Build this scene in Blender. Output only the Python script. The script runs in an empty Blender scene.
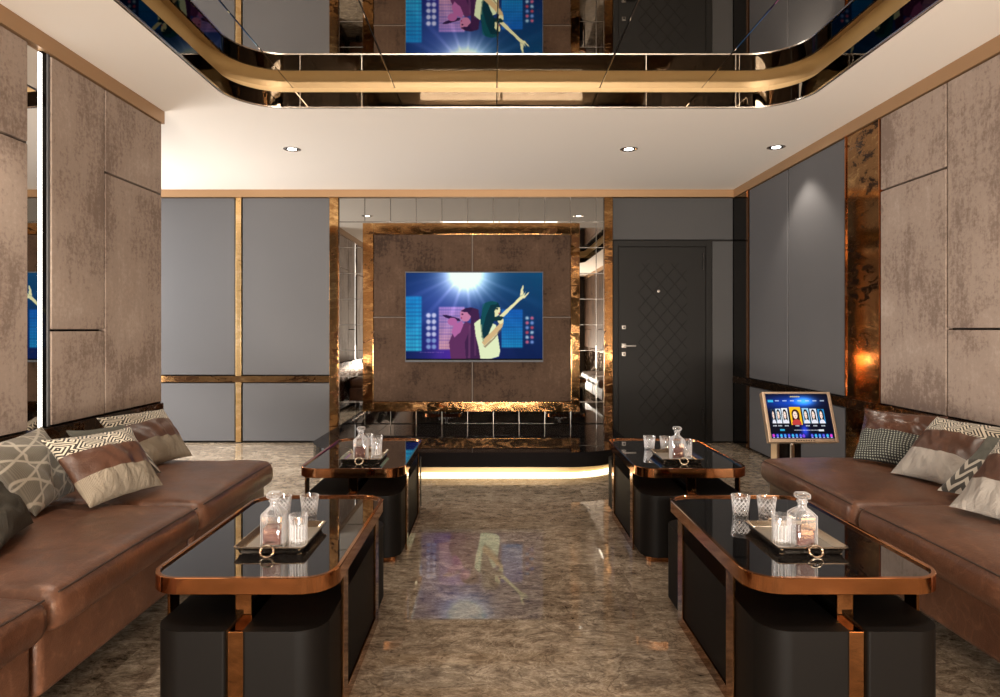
import bpy, bmesh, math, random
import numpy as np
from mathutils import Vector, Matrix, noise
random.seed(4)
SC = bpy.context.scene
COL = SC.collection
PI = math.pi

# ------------------------------------------------------------------ colours and node helpers
def lin(r, g, b):
    def f(c):
        c /= 255.0
        return c / 12.92 if c <= 0.04045 else ((c + 0.055) / 1.055) ** 2.4
    return (f(r), f(g), f(b), 1.0)

class NT:
    def __init__(s, name):
        s.m = bpy.data.materials.new(name); s.m.use_nodes = True
        s.t = s.m.node_tree; s.t.nodes.clear()
        s.out = s.t.nodes.new('ShaderNodeOutputMaterial')
        s.p = s.t.nodes.new('ShaderNodeBsdfPrincipled')
        s.t.links.new(s.p.outputs[0], s.out.inputs[0])
    def n(s, typ, **kw):
        nd = s.t.nodes.new('ShaderNode' + typ)
        for k, v in kw.items():
            setattr(nd, k, v)
        return nd
    def l(s, a, b): s.t.links.new(a, b)
    def val(s, sock, v):
        if hasattr(v, 'is_output') or isinstance(v, bpy.types.NodeSocket): s.l(v, sock)
        else: sock.default_value = v
    def set(s, **kw):
        names = dict(base='Base Color', metal='Metallic', rough='Roughness', ior='IOR', trans='Transmission Weight', spec='Specular IOR Level',
                     coat='Coat Weight', coatr='Coat Roughness', sheen='Sheen Weight', emit='Emission Color', es='Emission Strength', normal='Normal', alpha='Alpha')
        for k, v in kw.items(): s.val(s.p.inputs[names[k]], v)
        return s
    def pos(s, scale=(1, 1, 1), rot=(0, 0, 0), uv=False):
        tc = s.n('TexCoord'); mp = s.n('Mapping')
        s.l(tc.outputs['UV' if uv else 'Object'], mp.inputs[0])
        mp.inputs['Scale'].default_value = scale; mp.inputs['Rotation'].default_value = rot
        return mp.outputs[0]
    def noise(s, vec, scale, detail=4, rough=.55, dist=0.0):
        nd = s.n('TexNoise'); s.l(vec, nd.inputs['Vector'])
        nd.inputs['Scale'].default_value = scale; nd.inputs['Detail'].default_value = detail
        nd.inputs['Roughness'].default_value = rough; nd.inputs['Distortion'].default_value = dist
        return nd.outputs['Fac']
    def ramp(s, fac, stops):
        nd = s.n('ValToRGB'); s.l(fac, nd.inputs[0]); e = nd.color_ramp.elements
        while len(e) < len(stops): e.new(0.5)
        for k, (p, c) in enumerate(stops):
            e[k].position = p; e[k].color = c if not isinstance(c, (int, float)) else (c, c, c, 1)
        return nd.outputs[0]
    def mix(s, fac, a, b, mode='MIX'):
        nd = s.n('Mix', data_type='RGBA', blend_type=mode)
        s.val(nd.inputs[0], fac); s.val(nd.inputs[6], a); s.val(nd.inputs[7], b)
        return nd.outputs[2]
    def math(s, op, a, b=0.0, c=0.0):
        nd = s.n('Math', operation=op)
        s.val(nd.inputs[0], a); s.val(nd.inputs[1], b); s.val(nd.inputs[2], c)
        return nd.outputs[0]
    def bump(s, h, strength=.3, dist=.01):
        nd = s.n('Bump'); s.l(h, nd.inputs['Height'])
        nd.inputs['Strength'].default_value = strength; nd.inputs['Distance'].default_value = dist
        s.l(nd.outputs[0], s.p.inputs['Normal'])

M = {}
def plain(name, base, rough=.5, metal=0.0, **kw):
    t = NT(name); t.set(base=base, rough=rough, metal=metal, **kw); M[name] = t.m; return t.m

def emis(name, col, strength):
    t = NT(name); t.set(base=(0, 0, 0, 1), emit=col, es=strength, rough=.6); M[name] = t.m

plain('white_paint', (.86, .80, .73, 1), .9, spec=0.0)
plain('plaster_dark', (.03, .027, .025, 1), .9, spec=0.0)
plain('black_gap', (.006, .006, .006, 1), .6)
plain('copper', (.60, .275, .12, 1), .09, 1.0)
plain('gold_trim', (.36, .215, .11, 1), .42, .45)
plain('cove_gold', (.50, .35, .18, 1), .45, .3)
plain('chrome', (.75, .73, .70, 1), .12, 1.0)
plain('pale_metal', (.80, .76, .70, 1), .25, 1.0)
plain('champagne', (.60, .46, .34, 1), .3, .85)
plain('mirror', (.78, .77, .75, 1), .006, 1.0)
plain('grey_mirror', (.44, .43, .41, 1), 0.0, 1.0)
plain('joint_brown', (.15, .12, .10, 1), .7)
plain('smoked_mirror', (.62, .58, .53, 1), .01, 1.0)
plain('bronze_mirror', (.035, .027, .019, 1), 0.0, 1.0)
plain('black_glass', (.006, .006, .007, 1), .02, 0.0, spec=.9, coat=.6, coatr=.01)
plain('black_lacquer', (.007, .006, .006, 1), .0, 0.0, ior=1.16)
plain('box_black', (.0036, .0027, .0021, 1), .55, spec=.09)
plain('door_dark', (.0135, .0122, .011, 1), .55, spec=.15)
plain('door_groove', (.0095, .0085, .0075, 1), .6, spec=.1)
plain('tv_black', (.01, .01, .011, 1), .25)
plain('hinge_dark', (.02, .018, .016, 1), .35, .6)
plain('seam_dark', (.035, .018, .011, 1), .6)
plain('bezel_grey', (.10, .105, .115, 1), .6, 0.0, spec=.05)
plain('nickel', (.22, .20, .18, 1), .3, 1.0)
plain('trayfloor', (.46, .41, .34, 1), .22, .45)
plain('trayrim', (.66, .58, .47, 1), .14, 1.0)
plain('trayunder', (.05, .042, .035, 1), .15, .8)
plain('feet_black', (.01, .009, .008, 1), .5)
emis('led_white', (1.0, .96, .90, 1), 5.0)
emis('led_warm', (1.0, .80, .50, 1), 4.2)
emis('led_floor', (1.0, .80, .50, 1), 7.0)
emis('lamp_lens', (1.0, .95, .86, 1), 14.0)

def glass(name, cut=None):
    """clear crystal; the cut versions carry frosted facet edges (upright ribs or crossed diagonals)"""
    t = NT(name)
    tr = t.n('BsdfTransparent'); tr.inputs[0].default_value = (.97, .975, .98, 1)
    gl = t.n('BsdfGlossy'); gl.inputs['Roughness'].default_value = .04; gl.inputs[0].default_value = (1, 1, 1, 1)
    df = t.n('BsdfDiffuse'); df.inputs[0].default_value = (.9, .9, .92, 1)
    lw = t.n('LayerWeight'); lw.inputs['Blend'].default_value = .42
    m1 = t.n('MixShader'); t.l(t.math('MULTIPLY_ADD', lw.outputs['Facing'], .60, .05), m1.inputs[0]); t.l(tr.outputs[0], m1.inputs[1]); t.l(gl.outputs[0], m1.inputs[2])
    f = t.math('MULTIPLY_ADD', t.math('POWER', lw.outputs['Facing'], 1.9), .85, .018)  # white edge highlight put into the diffuse colour towards grazing view
    if cut:
        sx = t.n('SeparateXYZ'); t.l(t.pos(), sx.inputs[0])
        ang = t.math('MULTIPLY', t.math('ARCTAN2', sx.outputs[1], sx.outputs[0]), 1 / (2 * PI))
        def edge(a): return t.math('ABSOLUTE', t.math('SUBTRACT', t.math('FRACT', a), .5))
        if cut == 'diamond':
            u, w_ = t.math('MULTIPLY', ang, 12.0), t.math('MULTIPLY', sx.outputs[2], 52.0)
            e = t.math('MINIMUM', edge(t.math('ADD', u, w_)), edge(t.math('SUBTRACT', u, w_)))
        else: e = edge(t.math('MULTIPLY', ang, 18.0))
        k = t.ramp(e, [(.04, .42), (.13, 0.0)])
        lo = t.math('GREATER_THAN', sx.outputs[2], .010); hi = t.math('LESS_THAN', sx.outputs[2], .070 if cut == 'diamond' else .078)
        f = t.math('ADD', f, t.math('MULTIPLY', k, t.math('MULTIPLY', lo, hi)))
    m2 = t.n('MixShader'); t.l(f, m2.inputs[0]); t.l(m1.outputs[0], m2.inputs[1]); t.l(df.outputs[0], m2.inputs[2])
    t.l(m2.outputs[0], t.out.inputs[0]); M[name] = t.m
glass('glass'); glass('diamond_glass', 'diamond'); glass('ribbed_glass', 'rib')
t = NT('whisky'); t.set(base=(.085, .014, .006, 1), trans=.0, spec=.0, rough=.5, ior=1.36); M['whisky'] = t.m

def suede(name, c0, c1, c2, sx=1.0):
    """stained suede wall panel: blotches broken up by fine upright streaks"""
    t = NT(name)
    v = t.pos((1, 1, 1)); vs = t.pos((1.0, 1.0, .16))
    big = t.noise(v, 1.7 * sx, 5, .6, .4); streak = t.noise(vs, 26, 6, .65); fine = t.noise(v, 42, 5, .7)
    a = t.math('MULTIPLY_ADD', streak, .50, t.math('MULTIPLY_ADD', fine, .75, t.math('MULTIPLY', big, 1.25)))
    a = t.math('SUBTRACT', a, .74)
    c = t.ramp(a, [(.30, c0), (.50, c1), (.58, c1), (.78, c2)])
    t.set(base=c, rough=.75, spec=.12); t.bump(fine, .12, .004)
    M[name] = t.m
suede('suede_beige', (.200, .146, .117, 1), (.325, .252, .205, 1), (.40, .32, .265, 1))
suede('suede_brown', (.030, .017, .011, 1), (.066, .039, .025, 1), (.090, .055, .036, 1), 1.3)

t = NT('grey_leatherette')
v = t.pos(); f = t.noise(v, 260, 3, .6); g = t.noise(v, 1.2, 2)
t.set(base=t.mix(g, (.094, .092, .096, 1), (.110, .107, .110, 1)), rough=.62, spec=.2); t.bump(f, .12, .002); M['grey_leatherette'] = t.m

plain('grey_dark', (.066, .064, .064, 1), .65, spec=.15)
def antique(name, dark, mid, hi, rough, bias=0.0, drough=.40, bmp=.22):
    t = NT(name)
    v = t.pos((1, 1, 1)); vs = t.pos((1.0, 1.0, 2.2))
    a = t.noise(vs, 5.0, 10, .76, .8); b = t.noise(v, 38, 6, .7); g = t.noise(v, 1.1, 2)
    k = t.math('MULTIPLY_ADD', a, 1.25, t.math('MULTIPLY_ADD', b, .22, t.math('MULTIPLY_ADD', g, .5, -.48 + bias)))
    c = t.ramp(k, [(.44, dark), (.50, mid), (.60, mid), (.78, hi)])
    r = t.ramp(k, [(.44, drough), (.52, rough)])
    t.set(base=c, metal=1.0, rough=r); t.bump(k, bmp, .006); M[name] = t.m
antique('antique_bronze', (.045, .020, .009, 1), (.36, .19, .075, 1), (.78, .50, .22, 1), .07, .05, .30, .018)
antique('antique_dark', (.030, .015, .008, 1), (.20, .10, .043, 1), (.52, .30, .12, 1), .16, .02)
antique('brushed_copper', (.16, .075, .030, 1), (.34, .165, .07, 1), (.52, .27, .12, 1), .05, .08, .10, .03)
antique('hammered_copper', (.34, .18, .07, 1), (.70, .45, .20, 1), (.86, .62, .34, 1), .28, .10)

t = NT('marble')
tc = t.n('TexCoord').outputs['Object']
def vm(op, a, b):
    nd = t.n('VectorMath', operation=op); t.val(nd.inputs[0], a); t.val(nd.inputs[1], b); return nd.outputs[0]
tile = vm('FLOOR', vm('ADD', vm('MULTIPLY', tc, (1.0, 1.0, 0)), (.35, .28, 0)), (0, 0, 0))
wn = t.n('TexWhiteNoise', noise_dimensions='3D'); t.l(tile, wn.inputs['Vector'])
off = vm('MULTIPLY', wn.outputs['Color'], (30, 30, 0))
pv = vm('ADD', vm('MULTIPLY', tc, (.75, 1.25, 1)), off)
warp = t.n('TexNoise'); t.l(pv, warp.inputs['Vector']); warp.inputs['Scale'].default_value = 2.2; warp.inputs['Detail'].default_value = 6
pw = vm('ADD', pv, vm('MULTIPLY', warp.outputs['Color'], (.75, .75, 0)))
n1 = t.noise(pw, 1.3, 5, .6, .2); n2 = t.noise(pv, 15, 12, .8, .25); n3 = t.noise(pw, 70, 6, .75)
c = t.ramp(t.math('MULTIPLY_ADD', n2, 1.15, t.math('MULTIPLY_ADD', n3, .6, t.math('MULTIPLY_ADD', n1, .38, -.57))),
           [(.28, (.055, .038, .025, 1)), (.42, (.158, .119, .083, 1)), (.53, (.250, .197, .143, 1)), (.72, (.50, .425, .33, 1))])
v2 = t.n('TexVoronoi', feature='DISTANCE_TO_EDGE'); t.l(pw, v2.inputs['Vector']); v2.inputs['Scale'].default_value = 9.0
c = t.mix(t.ramp(v2.outputs['Distance'], [(.0, .55), (.03, 0.0)]), c, (.060, .042, .030, 1))
vo = t.n('TexVoronoi', feature='DISTANCE_TO_EDGE'); t.l(pw, vo.inputs['Vector']); vo.inputs['Scale'].default_value = 6.5
vein = t.ramp(vo.outputs['Distance'], [(.0, .55), (.035, 0.0)])
c = t.mix(t.math('MULTIPLY', vein, n1), c, (.52, .44, .34, 1))
t.set(base=c, rough=.018, spec=.5); M['marble'] = t.m

def leather(name, c0, c1, c2, scuff=.6, rg=.28):
    t = NT(name)
    v = t.pos(); a = t.noise(v, 2.6, 7, .64, .5); b = t.noise(v, 15, 9, .76, .5); vo = t.n('TexVoronoi'); t.l(v, vo.inputs['Vector']); vo.inputs['Scale'].default_value = 190
    wv_ = t.n('VectorMath', operation='ADD'); wn_ = t.n('TexNoise'); t.l(v, wn_.inputs['Vector']); wn_.inputs['Scale'].default_value = 6.0; t.l(v, wv_.inputs[0]); 
    ws_ = t.n('VectorMath', operation='SCALE'); t.l(wn_.outputs['Color'], ws_.inputs[0]); ws_.inputs['Scale'].default_value = .25; t.l(ws_.outputs[0], wv_.inputs[1])
    cr = t.n('TexVoronoi', feature='DISTANCE_TO_EDGE'); t.l(wv_.outputs[0], cr.inputs['Vector']); cr.inputs['Scale'].default_value = 9.0
    base = t.ramp(t.math('MULTIPLY_ADD', b, .45, t.math('MULTIPLY', a, .75)), [(.42, c0), (.78, c1)])
    crk = t.math('MULTIPLY', t.ramp(cr.outputs['Distance'], [(.0, .32), (.05, 0.0)]), b)
    base = t.mix(crk, base, c2)
    sc = t.ramp(t.math('MULTIPLY', b, t.math('ADD', a, .45)), [(.56, 0.0), (.72, scuff)])
    base = t.mix(sc, base, c2)
    t.set(base=base, rough=t.ramp(b, [(.3, rg), (.7, rg + .16)]), spec=.5)
    h = t.math('ADD', t.math('MULTIPLY', vo.outputs['Distance'], .25), t.math('MULTIPLY', b, .9))
    t.bump(h, .30, .006); M[name] = t.m
leather('sofa_leather', (.050, .0195, .0105, 1), (.158, .068, .037, 1), (.27, .135, .078, 1), .55)
leather('gloss_leather', (.045, .018, .011, 1), (.085, .036, .021, 1), (.15, .07, .04, 1), .3, .16)
leather('pillow_leather', (.050, .021, .012, 1), (.105, .046, .028, 1), (.18, .09, .054, 1), .3)

def weave(t, sx=1.0):
    v = t.pos((1, 1, 1), uv=True)
    w1 = t.n('TexWave', wave_type='BANDS', bands_direction='X'); t.l(v, w1.inputs[0]); w1.inputs['Scale'].default_value = 26 * sx
    w2 = t.n('TexWave', wave_type='BANDS', bands_direction='Y'); t.l(v, w2.inputs[0]); w2.inputs['Scale'].default_value = 26 * sx
    return t.math('MULTIPLY', w1.outputs['Fac'], w2.outputs['Fac'])
def cloth(name, c0, c1):
    t = NT(name); h = weave(t); n_ = t.noise(t.pos(), 9, 5); cr = t.noise(t.pos((1, 1, .5)), 16, 3, .5, 1.6)
    t.set(base=t.mix(t.math('MULTIPLY_ADD', h, .5, t.math('MULTIPLY', n_, .6)), c0, c1), rough=.9, spec=.15); t.bump(t.math('MULTIPLY_ADD', cr, 1.0, t.math('MULTIPLY', h, .12)), .75, .02); M[name] = t.m
cloth('linen', (.17, .138, .10, 1), (.38, .32, .245, 1))
cloth('linen_white', (.28, .25, .22, 1), (.49, .445, .395, 1))
cloth('grey_cloth', (.042, .037, .029, 1), (.105, .094, .076, 1))
cloth('sage_cloth', (.105, .105, .088, 1), (.185, .18, .155, 1))

t = NT('tribal'); v = t.pos((1, 1, 1), uv=True)
vo = t.n('TexVoronoi', distance='MANHATTAN'); t.l(v, vo.inputs['Vector']); vo.inputs['Scale'].default_value = 4.2; vo.inputs['Randomness'].default_value = .55
k = t.math('SINE', t.math('MULTIPLY', vo.outputs['Distance'], 34.0))
k = t.math('ADD', k, t.math('MULTIPLY', t.noise(v, 14, 3), .7))
t.set(base=t.ramp(k, [(.30, (.022, .018, .014, 1)), (.42, (.55, .49, .385, 1))]), rough=.85, sheen=.2); M['tribal'] = t.m
t = NT('triangle_lines'); v = t.pos((1, 1, 1), uv=True)
def lines(t, v, ang, f):
    mp = t.n('Mapping'); t.l(v, mp.inputs[0]); mp.inputs['Rotation'].default_value = (0, 0, ang)
    sx = t.n('SeparateXYZ'); t.l(mp.outputs[0], sx.inputs[0])
    return t.math('ABSOLUTE', t.math('SUBTRACT', t.math('FRACT', t.math('MULTIPLY', sx.outputs[0], f)), .5))
m = t.math('MINIMUM', t.math('MINIMUM', lines(t, v, .15, 4.3), lines(t, v, .15 + PI / 3, 4.3)), lines(t, v, .15 - PI / 3, 4.3))
wv = weave(t)
bc = t.mix(wv, (.115, .10, .077, 1), (.20, .178, .142, 1))
t.set(base=t.mix(t.ramp(m, [(.040, 1.0), (.085, 0.0)]), bc, (.36, .325, .265, 1)), rough=.88, sheen=.2); t.bump(wv, .3, .004); M['triangle_lines'] = t.m
t = NT('black_woven'); v = t.pos((1, 1, 1), uv=True)
sx = t.n('SeparateXYZ'); t.l(v, sx.inputs[0])
def cell(o, f): return t.math('ABSOLUTE', t.math('SUBTRACT', t.math('FRACT', t.math('MULTIPLY', o, f)), .5))
d = t.math('ADD', cell(sx.outputs[0], 26), cell(sx.outputs[1], 26))
t.set(base=t.ramp(d, [(.26, (.33, .34, .28, 1)), (.36, (.016, .016, .014, 1))]), rough=.8); M['black_woven'] = t.m
t = NT('chevron'); v = t.pos((1, 1, 1), uv=True)
sx = t.n('SeparateXYZ'); t.l(v, sx.inputs[0])
zz = t.math('PINGPONG', t.math('MULTIPLY', sx.outputs[0], 3.6), .5)
k = t.math('FRACT', t.math('MULTIPLY', t.math('ADD', t.math('MULTIPLY', zz, .34), sx.outputs[1]), 5.6))
t.set(base=t.ramp(k, [(.42, (.50, .455, .375, 1)), (.47, (.05, .043, .034, 1))]), rough=.88); t.p.inputs['Sheen Weight'].default_value = .2; M['chevron'] = t.m

def attr_screen(name, strength):
    t = NT(name); a = t.n('VertexColor'); a.layer_name = 'picture'
    t.set(base=(.003, .003, .003, 1), rough=.4, spec=.0, emit=a.outputs['Color'], es=strength); M[name] = t.m
attr_screen('tv_picture', 1.0); attr_screen('kiosk_picture', 1.1)

# ------------------------------------------------------------------ mesh helpers (all coordinates in world metres)
def wloc(o):
    v = Vector((0, 0, 0))
    while o is not None: v += o.location; o = o.parent
    return v

def obj(name, bm, mat, parent=None, kind=None, label=None, smooth=35, recalc=True):
    if recalc: bmesh.ops.recalc_face_normals(bm, faces=bm.faces)
    if parent is not None: bmesh.ops.translate(bm, vec=-wloc(parent), verts=bm.verts)
    me = bpy.data.meshes.new(name); bm.to_mesh(me); bm.free()
    for mm in (mat if isinstance(mat, (list, tuple)) else [mat]): me.materials.append(M[mm])
    if smooth:
        me.shade_smooth(); me.set_sharp_from_angle(angle=math.radians(smooth))
    o = bpy.data.objects.new(name, me); COL.objects.link(o)
    if smooth == 35:
        wm = o.modifiers.new('flat_faces', 'WEIGHTED_NORMAL'); wm.mode = 'FACE_AREA'; wm.weight = 100; wm.keep_sharp = True
    if parent is not None: o.parent = parent
    if kind: o['kind'] = kind
    if label: o['label'] = label
    return o

def thing(name, label, cat, loc, group=None):
    o = bpy.data.objects.new(name, None); COL.objects.link(o); o.location = loc; o.empty_display_size = .05
    o['label'] = label; o['category'] = cat
    if group: o['group'] = group
    return o

def dup(root, loc, label, group=None):
    r = root.copy(); COL.objects.link(r); r.location = loc; r['label'] = label
    if group: r['group'] = group
    for ch in list(root.children):
        c = ch.copy(); COL.objects.link(c); c.parent = r
        for g in list(ch.children):
            d = g.copy(); COL.objects.link(d); d.parent = c
    return r

def struct(name, bm, mat, parent=None, label=None, **kw):
    return obj(name, bm, mat, parent, kind='structure' if parent is None else None, label=label, **kw)

def join(*bms):
    out = bmesh.new()
    for b in bms:
        me = bpy.data.meshes.new('tmp'); b.to_mesh(me); b.free(); out.from_mesh(me); bpy.data.meshes.remove(me)
    return out

def box(x0, x1, y0, y1, z0, z1, bevel=0.0, seg=2):
    bm = bmesh.new(); bmesh.ops.create_cube(bm, size=1.0)
    for v in bm.verts:
        v.co = Vector((x0 + (v.co.x + .5) * (x1 - x0), y0 + (v.co.y + .5) * (y1 - y0), z0 + (v.co.z + .5) * (z1 - z0)))
    if bevel > 0: bmesh.ops.bevel(bm, geom=list(bm.edges), offset=bevel, segments=seg, profile=.5, affect='EDGES')
    return bm

def rr(x0, x1, y0, y1, r, n=10):
    pts = []
    for cx, cy, a0 in ((x1 - r, y0 + r, -PI / 2), (x1 - r, y1 - r, 0), (x0 + r, y1 - r, PI / 2), (x0 + r, y0 + r, PI)):
        for k in range(n + 1):
            a = a0 + PI / 2 * k / n; pts.append((cx + r * math.cos(a), cy + r * math.sin(a)))
    return pts

def prism(pts, z0, z1, bevel=0.0, seg=3):
    bm = bmesh.new(); n = len(pts)
    lo = [bm.verts.new((x, y, z0)) for x, y in pts]; hi = [bm.verts.new((x, y, z1)) for x, y in pts]
    bm.faces.new(lo[::-1]); top = bm.faces.new(hi)
    for k in range(n): bm.faces.new((lo[k], lo[(k + 1) % n], hi[(k + 1) % n], hi[k]))
    if bevel > 0: bmesh.ops.bevel(bm, geom=list(top.edges), offset=bevel, segments=seg, profile=.5, affect='EDGES')
    return bm

def ring(outer, inner, z0, z1):
    """closed band between two outlines with the same number of points"""
    bm = bmesh.new(); n = len(outer)
    A = [bm.verts.new((x, y, z0)) for x, y in outer]; B = [bm.verts.new((x, y, z1)) for x, y in outer]
    C = [bm.verts.new((x, y, z0)) for x, y in inner]; D = [bm.verts.new((x, y, z1)) for x, y in inner]
    for k in range(n):
        j = (k + 1) % n
        bm.faces.new((A[k], A[j], B[j], B[k])); bm.faces.new((C[j], C[k], D[k], D[j]))
        bm.faces.new((B[k], B[j], D[j], D[k])); bm.faces.new((A[j], A[k], C[k], C[j]))
    return bm

def loft(rings, closed=True, cap=True):
    bm = bmesh.new(); R = [[bm.verts.new(p) for p in r] for r in rings]; n = len(R[0])
    for a, b in zip(R, R[1:]):
        for k in range(n if closed else n - 1):
            j = (k + 1) % n; bm.faces.new((a[k], a[j], b[j], b[k]))
    if cap: bm.faces.new(R[0][::-1]); bm.faces.new(R[-1])
    return bm

def lathe(prof, cx, cy, n=32, mod=None):
    rings = []
    for r, z in prof:
        rings.append([(cx + (r + (mod(2 * PI * k / n, z, r) if mod else 0)) * math.cos(2 * PI * k / n),
                       cy + (r + (mod(2 * PI * k / n, z, r) if mod else 0)) * math.sin(2 * PI * k / n), z) for k in range(n)])
    return loft(rings)

def tube(path, r, n=8, closed=False):
    P = [Vector(p) for p in path]; rings = []
    for k, p in enumerate(P):
        a = P[k - 1] if (k or closed) else p; b = P[(k + 1) % len(P)] if (k < len(P) - 1 or closed) else p
        t_ = (b - a).normalized(); up = Vector((0, 0, 1)) if abs(t_.z) < .95 else Vector((1, 0, 0))
        s_ = t_.cross(up).normalized(); u_ = s_.cross(t_).normalized()
        rings.append([tuple(p + s_ * r * math.cos(2 * PI * j / n) + u_ * r * math.sin(2 * PI * j / n)) for j in range(n)])
    if closed: rings.append(rings[0])
    bm = loft(rings, True, not closed)
    if closed: bmesh.ops.remove_doubles(bm, verts=bm.verts, dist=1e-6)
    return bm

def soft_box(x0, x1, y0, y1, z0, z1, r, crown=0.0, wr=0.0, n=16, seed=0.0):
    """upholstered block: rounded edges, a crowned top and gentle wrinkles"""
    lo, hi = (x0, y0, z0), (x1, y1, z1)
    def steps(a, b):
        s = [a + r * f for f in (0, .15, .35, .6, 1)]; e = [b - r * f for f in (1, .6, .35, .15, 0)]
        m = max(1, int(n * (b - a - 2 * r) / .9)); return s + [a + r + (b - a - 2 * r) * k / m for k in range(1, m)] + e
    S = [steps(lo[k], hi[k]) for k in range(3)]
    bm = bmesh.new()
    for ax in range(3):
        u, v = [k for k in range(3) if k != ax]
        for side in (lo[ax], hi[ax]):
            g = {}
            for i, a in enumerate(S[u]):
                for j, b in enumerate(S[v]):
                    p = [0, 0, 0]; p[ax] = side; p[u] = a; p[v] = b; g[i, j] = bm.verts.new(p)
            for i in range(len(S[u]) - 1):
                for j in range(len(S[v]) - 1): bm.faces.new((g[i, j], g[i + 1, j], g[i + 1, j + 1], g[i, j + 1]))
    bmesh.ops.remove_doubles(bm, verts=bm.verts, dist=1e-5)
    for w in bm.verts:
        p = w.co
        q = Vector([min(max(p[k], lo[k] + r), hi[k] - r) for k in range(3)]); d = p - q
        if d.length > 1e-9: p = q + d.normalized() * r
        u = (p.x - (x0 + x1) / 2) / ((x1 - x0) / 2); v = (p.y - (y0 + y1) / 2) / ((y1 - y0) / 2); h = (p.z - z0) / (z1 - z0)
        p = p.copy(); p.z += crown * max(0, 1 - u ** 4) * max(0, 1 - v ** 4) * h
        if wr:
            q2 = Vector((p.x * 3.1 + seed, p.y * 3.1, p.z * 3.1)); a = noise.noise(q2) + .5 * noise.noise(q2 * 2.7)
            p.z += wr * a * h; p.x += wr * .8 * noise.noise(q2 + Vector((7, 3, 1))) * (1 if 0 < h < 1 else .3)
        w.co = p
    return bm

# ------------------------------------------------------------------ measurements of the room
XL, XR, YB, YF, ZC = -2.26, 2.557, 6.94, -4.5, 2.70
XA = -4.6            # far end of the side alcove
YLE = 4.425          # where the left wall stops and the alcove opens
ZM = 2.88            # mirrored ceiling in the tray

# floor
bm = bmesh.new(); bmesh.ops.create_grid(bm, x_segments=1, y_segments=1, size=.5)
for v in bm.verts: v.co = Vector((XA - .2 + (v.co.x + .5) * (XR + .2 - XA + .2), YF - .2 + (v.co.y + .5) * (YB + .4 - YF), 0))
struct('floor', bm, 'marble', smooth=0)

# ceiling with the tray opening
OX0, OX1, OY0, OY1 = -1.703, 2.013, -.8, 4.36
op = rr(OX0, OX1, OY0, OY1, .32, 16)
bm = bmesh.new()
outer = [(XA - .1, YF - .1), (XR + .1, YF - .1), (XR + .1, YB + .1), (XA - .1, YB + .1)]
for pts in (outer, op):
    vs = [bm.verts.new((x, y, ZC)) for x, y in pts]
    for k in range(len(vs)): bm.edges.new((vs[k], vs[(k + 1) % len(vs)]))
bmesh.ops.triangle_fill(bm, use_beauty=True, edges=bm.edges)
ceil = struct('ceiling', bm, 'white_paint', smooth=0)
def grow(d): return rr(OX0 - d, OX1 + d, OY0 - d, OY1 + d, .32 + d, 16)
struct('fascia_band', ring(grow(.014), op, ZC, 2.806), 'bronze_mirror', ceil)
struct('fascia_lip', ring(grow(.002), grow(-.006), ZC - .003, ZC + .006), 'pale_metal', ceil)
bm = bmesh.new()
for x in (-.886, 1.02, 1.62, 1.645, -1.30): bm = join(bm, box(x - .0022, x + .0022, OY1 - .004, OY1 + .002, ZC, 2.806))
struct('fascia_joint', bm, 'pale_metal', ceil, smooth=0)
struct('cove_ledge', ring(grow(.13), grow(.012), 2.735, 2.742), 'cove_gold', ceil)
struct('cove_back', ring(grow(.135), grow(.125), 2.735, ZM), 'cove_gold', ceil)
struct('cove_light_strip', ring(grow(.040), grow(.026), 2.745, 2.755), 'led_warm', ceil)
bm = bmesh.new()
xs = [-2.1, -1.39, -.685, .02, .73, 1.435, 2.3]
for a, b in zip(xs, xs[1:]):
    bm = join(bm, box(a + .0025, b - .0025, OY0 - .14, OY1 + .14, ZM, ZM + .01, .0025, 1))
struct('mirror_sheet', bm, 'smoked_mirror', ceil, smooth=0)
struct('mirror_backing', box(-2.15, 2.35, OY0 - .2, OY1 + .2, ZM + .008, ZM + .03), 'black_gap', ceil, smooth=0)

# ---- left wall
wl = struct('wall_left', join(box(XL - .16, XL - .04, YF, YLE, 0, ZC), box(XA, XL - .04, YLE - .12, YLE, 0, ZC)), 'plaster_dark', smooth=0)
G = .005
def wall_panel(side, y0, y1, z0, z1, mat, name='upholstered_panel', d=0.0, parent=None, bev=.007):
    if side == 'L': b = box(XL - .05, XL + d, y0 + G, y1 - G, z0 + G, z1 - G, bev)
    else: b = box(XR - d, XR + .05, y0 + G, y1 - G, z0 + G, z1 - G, bev)
    return struct(name, b, mat, parent)
for y0, y1, sp in ((3.777, YLE, 2.13), (3.316, 3.777, 1.21), (2.50, 3.158, 2.12), (1.85, 2.50, 1.21), (1.2, 1.85, 2.12), (.2, 1.2, 1.21), (-.8, .2, 2.12), (-2, -.8, 1.21), (-3.2, -2, 2.12), (-4.5, -3.2, 1.21)):
    mt = 'suede_beige' if y1 > -.5 else 'suede_brown'  # unseen rear panels coloured dark to dim their mirror reflections
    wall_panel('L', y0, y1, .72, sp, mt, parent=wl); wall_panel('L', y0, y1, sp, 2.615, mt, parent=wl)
struct('mirror_strip', box(XL - .06, XL - .012, 3.158, 3.238, .66, 2.615), 'mirror', wl, smooth=0)
struct('light_strip', box(XL - .05, XL - .011, 3.239, 3.266, .72, 2.6), 'led_white', wl, smooth=0)
struct('black_channel', box(XL - .05, XL - .010, 3.268, 3.296, .72, 2.615), 'black_lacquer', wl, smooth=0)  # narrow black strip beside the light strip
struct('channel_edge', box(XL - .05, XL - .004, 3.297, 3.315, .72, 2.615, .004), 'grey_leatherette', wl)
struct('ledge', box(XL - .05, XL + .012, YF, YLE, .648, .716, .005), 'antique_dark', wl)
struct('lower_panel', box(XL - .05, XL - .01, YF, YLE, .03, .645, .005), 'antique_dark', wl)
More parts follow.
